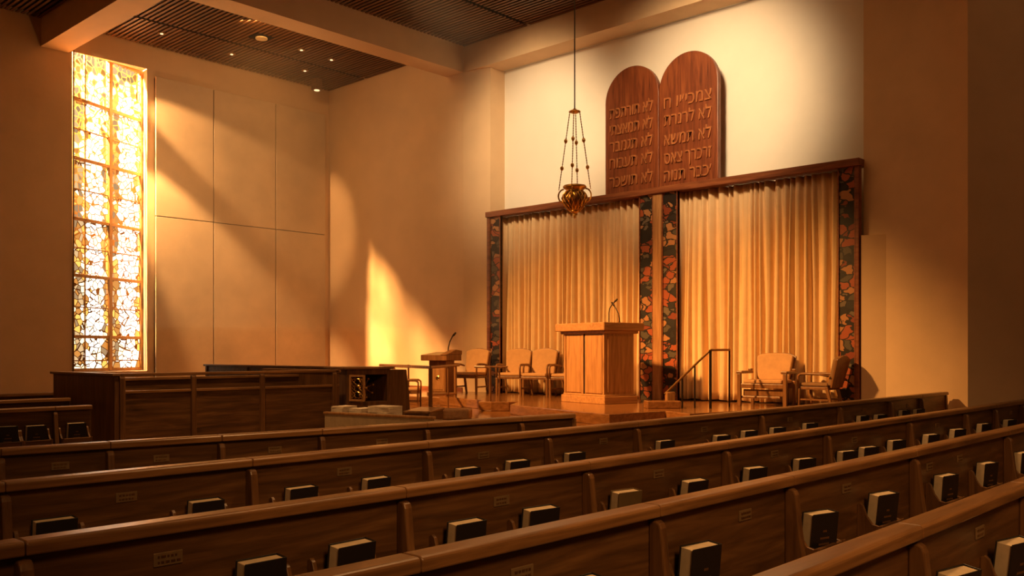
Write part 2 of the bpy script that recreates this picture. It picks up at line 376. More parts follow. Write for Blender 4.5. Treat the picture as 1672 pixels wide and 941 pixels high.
MB().box(-0.10, 0.10, -0.10, 0.10, -0.30, -0.02).build('housing', M['slat'], t, 0.008)
MB().box(-0.02, 0.02, -0.02, 0.02, -0.02, 0.02).build('bracket', M['iron'], t)
MB().lathe([(0.07, -0.312), (0.07, -0.30)], n=20).build('lens', M['glow'], t)

# ------------------------------------------------------------------ ark front: beam, posts, mosaics, curtains, tablets
m = MB(); m.box(F-0.02, F+0.30, 5.91, 14.31, 4.54, 4.66); tag(m.build('ark_beam', M['beam'], None, 0.008), 'long dark red wooden beam above both curtains', 'beam')
for y0, y1, nm in ((14.225, 14.30, 'narrow wooden post at the window end of the ark front'), (5.93, 5.985, 'narrow wooden post beside the wall at the ark end')):
    m = MB(); m.box(F+0.02, F+0.14, y0, y1, ST, 4.54); tag(m.build('ark_post', M['beam'], None, 0.005), nm, 'post', 'wooden posts of the ark front')
m = MB(); m.box(F+0.02, F+0.12, 9.685, 9.875, ST, 4.54); tag(m.build('ark_post', M['oak'], None, 0.008), 'pale wooden post between the two central mosaic strips', 'post', 'wooden posts of the ark front')
for y0, y1, nm in ((13.90, 14.22, 'mosaic strip by the wooden post nearest the window wall'), (9.88, 10.20, 'mosaic strip on the pulpit side of the pale centre post'),
                   (9.34, 9.68, 'mosaic strip on the handrail side of the pale centre post'), (5.99, 6.28, 'mosaic strip beside the bare wall at the ark end')):
    m = MB(); m.box(F+0.05, F+0.10, y0, y1, ST, 4.54); o = m.build('mosaic_panel', M['mosaic'])
    tag(o, nm, 'mosaic', 'mosaic strips of the ark front')
    m = MB(); m.box(F+0.03, F+0.11, y0, y0+0.018, ST, 4.54); m.box(F+0.03, F+0.11, y1-0.018, y1, ST, 4.54); m.build('edging', M['beam'], o)
def curtain(y0, y1, n, seed, name_lab):
    rnd = random.Random(seed); me = MB(); ny, nz = n*14, 26
    ph = [0.0]
    wts = [rnd.uniform(0.45, 1.8) for _ in range(n)]; tot = sum(wts); edges = [0]
    for q in wts: edges.append(edges[-1] + q/tot)
    amp = [rnd.choice((0.03, 0.05, 0.07, 0.09, 0.10)) for _ in range(n+1)]; drift = [rnd.uniform(-0.25, 0.25) for _ in range(n+1)]
    grid = []
    for j in range(nz+1):
        tz = j/nz; z = ST+0.03 + (4.53-ST-0.03)*tz; row = []
        for i in range(ny+1):
            u = i/ny; k = min(n-1, max(kk for kk in range(n) if edges[kk] <= u+1e-9)); fr = (u-edges[k])/(edges[k+1]-edges[k])
            a = amp[k]*(1-fr)+amp[k+1]*fr; dr = drift[k]*(1-fr)+drift[k+1]*fr
            c = math.cos(2*math.pi*(fr + dr*0.35*math.sin(2.2*(1-tz)+k)))
            c = math.copysign(abs(c)**0.6, c) + 0.16*math.sin(4*math.pi*fr + 1.7*k)
            x = F+0.22 + a*c*(0.62+0.38*(1-tz)) + 0.012*math.sin(9*u*n/3+5*tz)
            row.append(me.bm.verts.new((x, y0+(y1-y0)*u + 0.012*math.sin(4*tz+k), z + (0.012*math.sin(k*2.3+fr*3) if j == 0 else 0))))
        grid.append(row)
    for j in range(nz):
        for i in range(ny): me.bm.faces.new((grid[j][i], grid[j][i+1], grid[j+1][i+1], grid[j+1][i]))
    o = me.build('curtain', M['curtain'], None, 0, True)
    s = o.modifiers.new('thick', 'SOLIDIFY'); s.thickness = 0.006
    return tag(o, name_lab, 'curtain', 'ark curtains')
curtain(10.12, 14.05, 28, 3, 'long cream pleated curtain behind the pulpit and chair row')
curtain(6.20, 9.50, 24, 11, 'long cream pleated curtain behind handrail and wide armchair')

def heb_mesh(lines, size):
    """raised lettering: lines of (text in visual order, width, x, z) joined in one mesh; local x across, z up, raised towards -y"""
    out = bmesh.new()
    for txt, wid, xc, z in lines:
        cu = bpy.data.curves.new('t', 'FONT'); cu.body = txt; cu.size = size; cu.extrude = 0.020; cu.bevel_depth = 0.002; cu.align_x = 'CENTER'; cu.resolution_u = 3
        ob = bpy.data.objects.new('t', cu); COL.objects.link(ob)
        bpy.context.view_layer.update()
        me = bpy.data.meshes.new_from_object(ob.evaluated_get(bpy.context.evaluated_depsgraph_get()))
        xs_ = [v.co.x for v in me.vertices] or [0, 1]; k = wid/max(1e-3, max(xs_)-min(xs_)); cxm = (max(xs_)+min(xs_))/2
        me.transform(Matrix.Translation((xc, 0, z)) @ Matrix.Rotation(R(90), 4, 'X') @ Matrix.Diagonal((k, 1, 1, 1)) @ Matrix.Translation((-cxm, 0, 0)))
        out.from_mesh(me); bpy.data.meshes.remove(me); bpy.data.objects.remove(ob); bpy.data.curves.remove(cu)
    return out
def tablet(yc, width, lines, name_lab, zt):
    t = empty('tablet', (F+0.235, yc, 4.66), R(-90), name_lab, 'tablet', 'wooden law tablets')   # local -y faces the hall, local x runs to -y world
    r = width/2; h = zt-4.66
    prof = [(-r, 0), (r, 0), (r, h-r)] + [(r*math.cos(a), h-r+r*math.sin(a)) for a in [math.pi*k/28 for k in range(1, 28)]] + [(-r, h-r)]
    m = MB(); m.prism(prof, 'y', -0.055, 0.055); m.build('board', M['tablet'], t, 0.012)
    o = MB(); o.bm.free(); o.bm = heb_mesh(lines, 0.33); q = o.build('lettering', M['letter_highlit'], t); q.location = (0, -0.060, 0)
    return t
LT = ['תפתרות אל', 'יתצאמת אל', 'רבמגת אל', 'חובעת אל', 'רכשות אל']
RT = ['ח וי׳יכמצ', 'תרנרל אל', 'אשמת אל', 'סאצ ךרכרז', 'הונת רבכ׳']
zl = [1.52, 1.19, 0.86, 0.53, 0.16]
tablet(10.485, 1.27, [(s, 1.02, 0.0, z) for s, z in zip(LT, zl)], 'arched red wood tablet on the window side, the lower one', 7.14)
zl2 = [1.50, 1.17, 0.80, 0.45, 0.12]
tablet(9.205, 1.27, [(s, 1.02, 0.0, z) for s, z in zip(RT, zl2)], 'arched red wood tablet standing nearer the dark side wall, the higher one', 7.14)

# ------------------------------------------------------------------ hanging lamp
t = empty('eternal_lamp', (12.8, 10.42, 3.95), 0, 'ornate brass oil lamp hanging on chains before the curtains', 'hanging lamp')
MB().tube([(0, 0, 1.98), (0, 0, 4.55)], 0.012, 6).build('cord', M['iron'], t)
MB().lathe([(0.02, 1.99), (0.05, 1.965), (0.10, 1.945), (0.11, 1.93), (0.04, 1.90)], n=16).build('crown', M['brass'], t)
for k in range(4):
    a = math.pi/2*k + 0.5; c, s = math.cos(a), math.sin(a)
    pts = [(c*(0.09+0.20*u), s*(0.09+0.20*u), 1.93-1.40*u) for u in [i/60 for i in range(61)]]
    ch = MB().tube(pts, [0.006 if i % 2 else 0.012 for i in range(61)], 6).build('chain', M['bronze'], t)
    for u in (0.37, 0.72): MB().ball((c*(0.09+0.20*u), s*(0.09+0.20*u), 1.93-1.40*u), 0.032, (1, 1, 1.35)).build('chain_bead', M['brass'], ch)
    m = MB(); m.tube([(c*(0.20+0.10*math.sin(q)), s*(0.20+0.10*math.sin(q)), 0.42+0.12*math.cos(q)) for q in [math.pi*i/10 for i in range(11)]], 0.014, 6); m.build('handle', M['brass'], t)
MB().lathe([(0.10, 0.56), (0.20, 0.60), (0.215, 0.575), (0.20, 0.55), (0.155, 0.52), (0.15, 0.49), (0.17, 0.49)], n=24).build('rim', M['brass'], t, 0, True)
pr_ = [(0.155, 0.50), (0.21, 0.44), (0.235, 0.37), (0.215, 0.29), (0.16, 0.21), (0.10, 0.155), (0.07, 0.14)]
b = MB(); b.lathe([(r*0.93, z) for r, z in pr_], n=24); bowl = b.build('bowl', M['bronze'], t, 0, True)
m = MB()
for j in range(16):
    for sg in (1, -1):
        pts = []
        for i in range(13):
            u = i/12; q = u*(len(pr_)-1); k = min(int(q), len(pr_)-2); f = q-k
            r = pr_[k][0]*(1-f)+pr_[k+1][0]*f; z = pr_[k][1]*(1-f)+pr_[k+1][1]*f; a = 2*math.pi*j/16 + sg*u*1.1
            pts.append((r*math.cos(a), r*math.sin(a), z))
        m.tube(pts, 0.0085, 5)
m.build('filigree', M['brass'], bowl)
MB().lathe([(0.075, 0.155), (0.105, 0.135), (0.055, 0.115), (0.03, 0.085), (0.045, 0.07), (0.022, 0.05), (0.035, 0.035), (0.012, 0.02), (0.004, 0.0)], n=16).build('finial', M['brass'], t, 0, True)

# ------------------------------------------------------------------ pulpit
pa = math.atan2(1.17, 0.26)           # front runs from far corner to near corner; local x along the front towards the near corner
t = empty('pulpit', (12.99, 10.02, ST), R(-102.5), 'large oak pulpit with two front panels in front of curtains', 'pulpit')
wx, dy = 0.56, 0.33
m = MB(); m.box(-wx, wx, -dy, dy, 0.14, 1.24); body = m.build('body', M['oak'], t, 0.006)
m = MB(); m.box(-wx-0.05, wx+0.05, -dy-0.05, dy+0.05, 0, 0.13); m.box(-wx-0.025, wx+0.025, -dy-0.025, dy+0.025, 0.13, 0.16); m.build('plinth', M['oak_x'], t, 0.01)
m = MB(); m.box(-wx-0.13, wx+0.13, -dy-0.13, dy+0.13, 1.27, 1.41); m.box(-wx-0.06, wx+0.06, -dy-0.06, dy+0.06, 1.22, 1.275); m.build('top', M['oak_x'], t, 0.012)
for s in (-1, 1):
    x0, x1 = (0.035, wx-0.06) if s > 0 else (-wx+0.06, -0.07)
    m = MB(); m.box(x0, x1, -dy-0.018, -dy+0.01, 0.18, 1.20); m.build('front_panel', M['oak'], t, 0.006)
m = MB(); m.box(-0.005, 0.020, -dy-0.004, -dy+0.02, 0.16, 1.22); m.build('panel_gap', M['black'], t)
m = MB(); m.box(-wx, -wx+0.045, -dy-0.022, -dy+0.01, 0.16, 1.22); m.box(wx-0.045, wx, -dy-0.022, -dy+0.01, 0.16, 1.22); m.box(-0.065, -0.008, -dy-0.022, -dy+0.01, 0.16, 1.22); m.build('stile', M['oak'], t, 0.004)
m = MB(); m.box(wx, wx+0.014, -dy+0.06, dy-0.06, 0.20, 1.18); m.build('side_panel', M['oak'], t, 0.006)
for x, lean, lab in ((0.22, -1, 'slim black gooseneck microphone on the pulpit curving over its centre'), (0.50, 1, 'slim black gooseneck microphone at the near edge of the pulpit top')):
    k = empty('microphone', t.matrix_basis @ Vector((x, 0.05, 1.41)), R(-102.5), lab, 'microphone', 'pulpit microphones')
    MB().lathe([(0.022, 0), (0.022, 0.012), (0.010, 0.02)], n=12).build('base', M['iron'], k)
    h = 0.36 if lean < 0 else 0.26
    dirx = 0.26 if lean < 0 else -0.22
    pts = [(0, 0, 0.0), (0, 0, h*0.5), (dirx*0.08, 0, h*0.72), (dirx*0.35, 0, h*0.92), (dirx*0.7, 0, h*1.08)]
    if lean > 0: pts = [(0, 0, 0), (0, 0, 0.07), (-0.025, 0, 0.16), (-0.09, 0, 0.25), (-0.17, 0, 0.33)]
    MB().tube(pts, 0.009, 8).build('neck', M['iron'], k, 0, True)
    a, c = Vector(pts[-2]), Vector(pts[-1]); d = (c-a).normalized()
    MB().tube([c-d*0.05, c, c+d*0.05], [0.010, 0.017, 0.014], 8).build('head', M['iron'], k, 0, True)

# ------------------------------------------------------------------ small reading lectern
t = empty('reading_lectern', (12.95, 14.12, ST), R(-80), 'small dark wood reading lectern with brass emblem beside railing', 'lectern')
m = MB(); m.box(-0.25, 0.25, -0.18, 0.18, 0.0, 0.06); m.box(-0.22, 0.22, -0.15, 0.15, 0.06, 0.72); m.build('body', M['chairwood'], t, 0.006)
m = MB(); m.box(-0.16, 0.16, -0.165, -0.14, 0.12, 0.54); m.box(-0.19, 0.19, -0.157, -0.14, 0.09, 0.57); m.build('front_panel', M['oak'], t, 0.006)
m = MB(); m.lathe([(0.05, -0.01), (0.055, 0), (0.03, 0.012)], n=16); e = m.build('emblem', M['brass'], t); e.rotation_euler.x = R(90); e.location = (0.02, -0.165, 0.36)
m = MB(); m.box(-0.34, 0.34, -0.28, 0.24, 0.72, 0.84); m.build('desk_box', M['chairwood'], t, 0.01)
m = MB(); m.prism([(-0.30, 0.84), (0.26, 0.84), (0.26, 0.93), (0.05, 0.95)], 'x', 0.17, 0.34); m.build('side_board', M['chairwood'], t, 0.01)
m = MB(); m.prism([(-0.27, 0.84), (0.24, 0.84), (0.24, 0.90)], 'x', -0.33, 0.17); m.build('slope', M['beige'], t)
k = empty('microphone', t.matrix_basis @ Vector((0.15, 0.02, 0.87)), R(-80), 'gooseneck microphone on the small reading lectern', 'microphone')
MB().lathe([(0.025, -0.02), (0.025, 0.012), (0.012, 0.03)], n=12).build('base', M['iron'], k)
pts = [(0, 0, 0.02), (0.01, 0, 0.12), (0.05, 0, 0.25), (0.12, 0, 0.36), (0.17, 0, 0.40)]
MB().tube(pts, 0.012, 8).build('neck', M['iron'], k, 0, True)
MB().tube([(0.11, 0, 0.35), (0.15, 0, 0.385), (0.20, 0, 0.43)], [0.014, 0.024, 0.018], 8).build('head', M['iron'], k, 0, True)

# ------------------------------------------------------------------ armchairs (front is local -y)
def armchair(label, wdt=0.62, cloth='fabric'):
    t = empty('armchair', (0, 0, 0), 0, label, 'armchair', 'armchairs on the stage')
    hw = wdt/2; wd_ = M['chairwood']; fb = M[cloth]
    m = MB(); m.box(-hw+0.04, hw-0.04, -0.27, 0.22, 0.40, 0.47); m.build('seat', fb, t, 0.028, seg=3)
    m = MB(); m.box(-hw+0.03, hw-0.03, -0.26, 0.22, 0.34, 0.395); m.build('seat_frame', wd_, t, 0.008)
    ry = rotx(R(-13))
    top = [(-hw+0.06, 0.0), (hw-0.06, 0.0), (hw-0.025, 0.50), (hw-0.10, 0.535), (0.05, 0.56), (-0.05, 0.56), (-hw+0.10, 0.535), (-hw+0.025, 0.50)]
    m = MB(); m.prism(top, 'y', -0.035, 0.035, ry, (0, 0.235, 0.42)); m.build('backrest', fb, t, 0.022, seg=3)
    m = MB()
    o2 = [(-hw+0.04, -0.03), (hw-0.04, -0.03), (hw-0.005, 0.51), (hw-0.09, 0.55), (0.06, 0.585), (-0.06, 0.585), (-hw+0.09, 0.55), (-hw+0.005, 0.51)]
    m.prism(o2, 'y', 0.030, 0.062, ry, (0, 0.235, 0.42)); m.build('back_frame', wd_, t, 0.008)
    for s in (-1, 1):
        m = MB(); x = s*(hw-0.01)
        m.tube([(x, 0.25, 0.60), (x, 0.10, 0.63), (x, -0.10, 0.64), (x, -0.22, 0.635), (x, -0.265, 0.60), (x, -0.27, 0.55), (x, -0.262, 0.36)], [0.020, 0.022, 0.025, 0.024, 0.021, 0.019, 0.019], 8)
        m.build('armrest', wd_, t, 0, True)
        m = MB(); m.prism([(-0.285, 0.36), (-0.235, 0.36), (-0.245, 0), (-0.275, 0)], 'x', s*(hw-0.02)-0.022, s*(hw-0.02)+0.022); m.build('leg', wd_, t, 0.004)
        m = MB(); m.prism([(0.17, 0.40), (0.225, 0.40), (0.31, 0), (0.275, 0)], 'x', s*(hw-0.045)-0.02, s*(hw-0.045)+0.02); m.build('leg', wd_, t, 0.004)
        m = MB(); m.box(s*(hw-0.03)-0.012, s*(hw-0.03)+0.012, -0.25, 0.24, 0.14, 0.17); m.build('stretcher', wd_, t)
    return t
ch = armchair('tan upholstered armchair closest to the small reading lectern')
for i, (x, y, rz, lab) in enumerate([(13.75, 14.08, -74, None), (14.05, 13.08, -66, 'tan armchair second from the lectern, before the mosaic strip'),
        (14.02, 12.36, -72, 'tan armchair third from the lectern, before the cream curtain'), (14.10, 11.62, -78, 'tan armchair next to the pulpit, partly hidden by it')]):
    o = ch if i == 0 else copy_tree(ch)
    o.location = (x, y, ST); o.rotation_euler.z = R(rz)
    if lab: o['label'] = lab
# the wide armchair by the handrail
t = empty('armchair', (14.10, 7.28, ST), R(-84), 'wide tan armchair with broad wooden arms by the handrail', 'armchair', 'armchairs on the stage')
m = MB(); m.box(-0.33, 0.33, -0.34, 0.14, 0.38, 0.44); m.build('seat', M['fabric'], t, 0.02, seg=3)
m = MB(); m.box(-0.36, 0.36, -0.36, -0.32, 0.30, 0.375); m.box(-0.36, 0.36, 0.12, 0.16, 0.30, 0.375); m.box(-0.34, 0.34, -0.30, -0.27, 0.17, 0.28); m.box(-0.36, 0.30, -0.33, -0.30, 0.13, 0.17); m.build('seat_frame', M['chairwood'], t, 0.008)
ry = rotx(R(-14))
m = MB(); m.prism([(-0.27, 0), (0.27, 0), (0.315, 0.42), (0.24, 0.455), (0.1, 0.47), (-0.1, 0.47), (-0.24, 0.455), (-0.315, 0.42)], 'y', -0.04, 0.04, ry, (0, 0.16, 0.42)); m.build('backrest', M['fabric'], t, 0.025, seg=3)
m = MB(); m.prism([(-0.30, -0.05), (0.30, -0.05), (0.345, 0.43), (0.25, 0.475), (0.11, 0.49), (-0.11, 0.49), (-0.25, 0.475), (-0.345, 0.43)], 'y', 0.035, 0.07, ry, (0, 0.16, 0.42)); m.build('back_frame', M['chairwood'], t, 0.008)
for s in (-1, 1):
    m = MB(); m.box(s*0.38-0.055, s*0.38+0.055, -0.38, 0.10, 0.54, 0.585); m.build('armrest', M['chairwood'], t, 0.012)
    m = MB(); m.box(s*0.38-0.03, s*0.38+0.03, 0.06, 0.14, 0.585, 0.62); m.build('arm_pad', M['chairwood'], t, 0.008)
    m = MB(); m.box(s*0.39-0.03, s*0.39+0.03, -0.37, -0.31, 0, 0.54); m.build('leg', M['chairwood'], t, 0.006)
    m = MB(); m.box(s*0.36-0.025, s*0.36+0.025, 0.12, 0.18, 0, 0.42); m.build('leg', M['chairwood'], t, 0.006)
o = armchair('narrow brown armchair turned aside behind the wide armchair', 0.46, 'fabric_d'); o.location = (14.2, 6.45, ST); o.rotation_euler.z = R(178); o.scale.z = 0.86

# ------------------------------------------------------------------ railings
t = empty('handrail', (12.74, 7.60, ST), 0, 'slim metal handrail sloping down beside the pulpit steps', 'handrail')
def lp(x, y, z): return (x-12.74, y-7.60, z-ST)
MB().tube([lp(12.74, 7.60, ST), lp(12.74, 7.60, 1.58)], 0.022, 8).build('post', M['iron'], t)
MB().tube([lp(13.30, 7.58, ST), lp(13.30, 7.58, 1.585)], 0.014, 8).build('post', M['iron'], t)
MB().tube([lp(12.70, 7.86, ST), lp(12.70, 7.86, 1.32)], 0.014, 8).build('post', M['iron'], t)
MB().tube([lp(12.66, 8.07, ST), lp(12.66, 8.07, 1.13)], 0.014, 8).build('post', M['iron'], t)
MB().tube([lp(13.30, 7.58, 1.585), lp(12.74, 7.60, 1.58), lp(12.70, 7.86, 1.34), lp(12.60, 8.36, 0.86)], 0.020, 8).build('rail', M['bronze'], t)
m = MB(); m.prism([(12.62, 8.38), (12.78, 8.30), (12.70, 8.22), (12.56, 8.30)], 'z', ST, 0.90, None, (-12.74, -7.60, -ST)); m.build('newel', M['oak'], t, 0.02)
m = MB(); m.prism([(12.02, 8.30), (12.42, 7.94), (12.56, 8.06), (12.58, 8.24), (12.22, 8.52)], 'z', ST, ST+0.12); tag(m.build('step_block', M['stage'], None, 0.015), 'low curved wooden step block at the foot of the handrail', 'step block')

t = empty('railing', (9.89, 11.05, S2), 0, 'thin wooden railing around the stage steps below the lectern', 'railing')
def lq(x, y, z): return (x-9.89, y-11.05, z-S2)
for (x, y, z0, r) in ((9.89, 11.05, S2, 0.034), (12.55, 13.28, ST, 0.03), (12.75, 14.95, ST, 0.02), (11.55, 12.42, S2, 0.016)):
    MB().tube([lq(x, y, z0), lq(x, y, 1.28)], r, 8).build('post', M['chairwood'], t)
MB().tube([lq(10.9, 13.6, 1.30), lq(9.89, 11.05, 1.30), lq(12.55, 13.28, 1.28), lq(12.9, 13.55, 1.28)], 0.026, 8).build('rail', M['chairwood'], t)
MB().tube([lq(9.89, 11.05, 0.86), lq(12.55, 13.28, 0.72)], 0.022, 8).build('lower_rail', M['oak'], t)
t = empty('railing', (11.85, 11.62, ST), 0, 'short bracket railing in front of the armchair row', 'railing')
MB().tube([(0, 0, 0), (0, 0, 0.60), (-0.05, 0.08, 0.63), (-0.10, 0.30, 0.63)], 0.022, 8).build('post', M['chairwood'], t)
MB().tube([(0.22, -0.02, 0), (0.22, -0.02, 0.60), (0.24, -0.2, 0.63)], 0.016, 8).build('post', M['chairwood'], t)
MB().tube([(-0.10, 0.30, 0.63), (0.24, -0.2, 0.63)], 0.016, 8).build('rail', M['chairwood'], t)
m = MB(); m.prism([(9.82, 10.86), (9.76, 10.60), (10.08, 10.35), (10.35, 10.55), (10.40, 10.80), (10.1, 10.98)], 'z', S2, S2+0.16); 

tag(m.build('step_block', M['oak_x'], None, 0.03), 'rounded wooden block at the foot of the stage railing', 'step block')

# ------------------------------------------------------------------ choir stall with tall screen, in front of the window
t = empty('choir_stall', (4.87, 11.25, 0), 0, 'long tall dark wooden stall with open gap under its top rail', 'stall')
x1 = 3.36
m = MB(); m.box(0, 0.06, 0, 1.95, 0, 1.25); m.build('end_panel', M['pew_v'], t, 0.006)
m = MB(); m.box(-0.03, 0.09, -0.02, 2.0, 1.25, 1.285); m.build('end_cap', M['rail_y'], t, 0.008)
m = MB(); m.box(0.06, x1, -0.02, 0.05, 1.245, 1.285); m.build('top_rail', M['rail'], t, 0.008)
m = MB(); m.box(0.06, x1, -0.015, 0.045, 1.03, 1.065); m.build('middle_rail', M['rail'], t, 0.006)
for a, b in ((0.06, 1.03), (1.03, 2.05), (2.05, 3.27)):
    m = MB(); m.box(a+0.003, b-0.003, 0.005, 0.03, 0.08, 1.03); m.build('front_panel', M['pew'], t)
for x in (0.09, 1.03, 2.05, 3.27):
    m = MB(); m.prism([(-0.045, 0), (0.01, 0), (0.01, 1.245), (-0.02, 1.245), (-0.032, 1.22)], 'x', x-0.035, x+0.035); m.build('post', M['pew_v'], t, 0.008)
m = MB(); m.box(0.06, x1, 1.0, 1.03, 0.1, 1.16); m.build('back_panel', M['pew'], t)
m = MB(); m.box(0.06, x1, 0.97, 1.05, 1.16, 1.20); m.build('back_rail', M['rail'], t, 0.006)
m = MB(); m.box(0.06, x1, 0.45, 0.97, 0.42, 0.46); m.build('seat', M['pew'], t, 0.006)
m = MB(); m.box(x1-0.05, x1+0.01, 0, 1.95, 0, 1.24); m.build('end_panel', M['pew_v'], t, 0.006)
m = MB(); m.box(x1-0.07, x1+0.03, -0.02, 2.0, 1.24, 1.28); m.build('end_cap', M['rail_y'], t, 0.008)
# partition running towards the window wall
t = empty('partition', (9.42, 12.6, 0), 0, 'low wooden partition running back towards the tall panels', 'partition')
m = MB(); m.box(-0.02, 0.02, 0, 4.8, 0, 1.26); m.build('board', M['pew'], t)
m = MB(); m.box(-0.05, 0.05, -0.03, 4.85, 1.26, 1.30); m.build('top_rail', M['rail_y'], t, 0.006)
for y in (0.03, 1.6, 3.2, 4.75):
    m = MB(); m.box(-0.04, -0.02, y-0.03, y+0.03, 0, 1.26); m.build('post', M['pew_v'], t)

# ------------------------------------------------------------------ cabinet with an open compartment
t = empty('cabinet', (8.42, 11.30, 0), R(-6), 'dark wooden cabinet with open compartment and ornate open door', 'cabinet')
m = MB()
m.box(0, 0.05, 0, 0.6, 0.10, 1.28); m.box(0.72, 0.78, 0, 0.6, 0.0, 1.28); m.box(0.05, 0.72, 0.57, 0.6, 0.1, 1.28)
m.box(0.05, 0.72, 0.0, 0.57, 0.10, 0.78); m.box(0.05, 0.72, 0, 0.57, 1.20, 1.28); m.build('body', M['pew_v'], t, 0.004)
m = MB(); m.box(-0.04, 0.82, -0.04, 0.64, 1.28, 1.32); m.build('top', M['rail'], t, 0.008)
m = MB(); m.box(0.06, 0.71, -0.012, 0.0, 0.16, 0.72); m.build('front_panel', M['pew'], t, 0.004)
m = MB(); m.prism([(0.78, 0), (1.13, 0), (1.19, 0.3), (1.15, 0.9), (1.10, 1.27), (0.78, 1.27)], 'y', 0.02, 0.5); m.build('side_wing', M['pew_v'], t, 0.006)
d = empty('door', (0.04, 0.0, 0.80), R(-58)); d.parent = t
m = MB(); m.box(0, 0.26, -0.015, 0.015, 0.0, 0.03); m.box(0, 0.26, -0.015, 0.015, 0.37, 0.40); m.box(0, 0.03, -0.015, 0.015, 0.03, 0.37); m.box(0.23, 0.26, -0.015, 0.015, 0.03, 0.37); m.build('door_frame', M['oak'], d, 0.003)
m = MB()
for k in range(3):
    for sg in (-1, 1):
        m.tube([(0.13+sg*(0.02+0.075*abs(math.sin(q*2.0+k))), 0, 0.04+0.32*q/3.1) for q in [i*0.155 for i in range(21)]], 0.006, 5)
for z in (0.10, 0.20, 0.30): m.tube([(0.13+0.05*math.cos(q), 0, z+0.045*math.sin(q)) for q in [2*math.pi*i/14 for i in range(14)]], 0.006, 5, True)
m.build('grille', M['brass'], d)
MB().ball((0.285, -0.02, 0.20), 0.022).build('knob', M['brass'], d)
m = MB()
for k in range(7):
    a = 2*math.pi*k/7+0.3; m.tube([(0.42, 0.20, 0.99), (0.42+0.15*math.cos(a), 0.16, 0.99+0.15*math.sin(a))], 0.010, 6); m.ball((0.42+0.15*math.cos(a), 0.16, 0.99+0.15*math.sin(a)), 0.024)
m.ball((0.42, 0.19, 0.99), 0.04); m.box(0.41, 0.43, 0.19, 0.57, 0.985, 0.995); m.build('star_ornament', M['brass'], t)

# low book cart with papers
t = empty('paper_shelf', (7.05, 9.92, 0), R(-79), 'low beige shelf board carrying loose papers behind the front pew', 'shelf')
m = MB(); m.box(0, 1.75, -0.02, 0.02, 0.10, 0.74); m.box(0, 0.03, 0.02, 0.42, 0, 0.70); m.box(1.72, 1.75, 0.02, 0.42, 0, 0.70); m.build('board', M['beige'], t)
m = MB(); m.box(-0.02, 1.77, -0.03, 0.03, 0.74, 0.77); m.build('top_edge', M['oak'], t, 0.006)
m = MB(); m.box(0.03, 1.72, 0.02, 0.42, 0.66, 0.70); m.build('shelf', M['pew'], t)
for i, (x, y, w_, d_, h_, lab) in enumerate([(0.12, 0.22, 0.20, 0.28, 0.13, 'small pile of pale papers at the open end of the beige shelf'), (0.42, 0.25, 0.22, 0.30, 0.12, 'middle pile of pale papers on the beige shelf'), (0.80, 0.24, 0.34, 0.28, 0.15, 'widest pile of pale papers on the beige shelf, before the cabinet')]):
    m = MB(); z = 0
    rnd = random.Random(i)
    while z < h_: m.box(-w_/2, w_/2, -d_/2, d_/2, z, z+0.018, rotz(R(rnd.uniform(-7, 7)))); z += 0.02
    o = m.build('paper_stack', M['paper']); o.location = t.matrix_basis @ Vector((x, y, 0.70)); o.rotation_euler.z = R(-79)
    tag(o, lab, 'papers', 'papers on the beige shelf')
# low bench and armchair behind the cabinet
t = empty('bench', (9.05, 10.25, 0), R(35), 'low dark bench between the cabinet and the stage railing', 'bench')
m = MB(); m.box(-0.5, 0.5, -0.2, 0.2, 0.66, 0.70); m.build('seat', M['rail'], t, 0.012)
m = MB(); m.box(-0.47, 0.47, -0.18, -0.15, 0.2, 0.66); m.build('apron', M['pew'], t)
for s in (-1, 1): m = MB(); m.box(s*0.45-0.03, s*0.45+0.03, -0.17, 0.17, 0, 0.66); m.build('leg', M['pew_v'], t)
o = copy_tree(ch); o.location = (11.28, 13.25, S2); o.scale = (0.84, 0.84, 0.84); o.rotation_euler.z = R(43); o['label'] = 'armchair half hidden behind the cabinet, only its arm and seat showing'

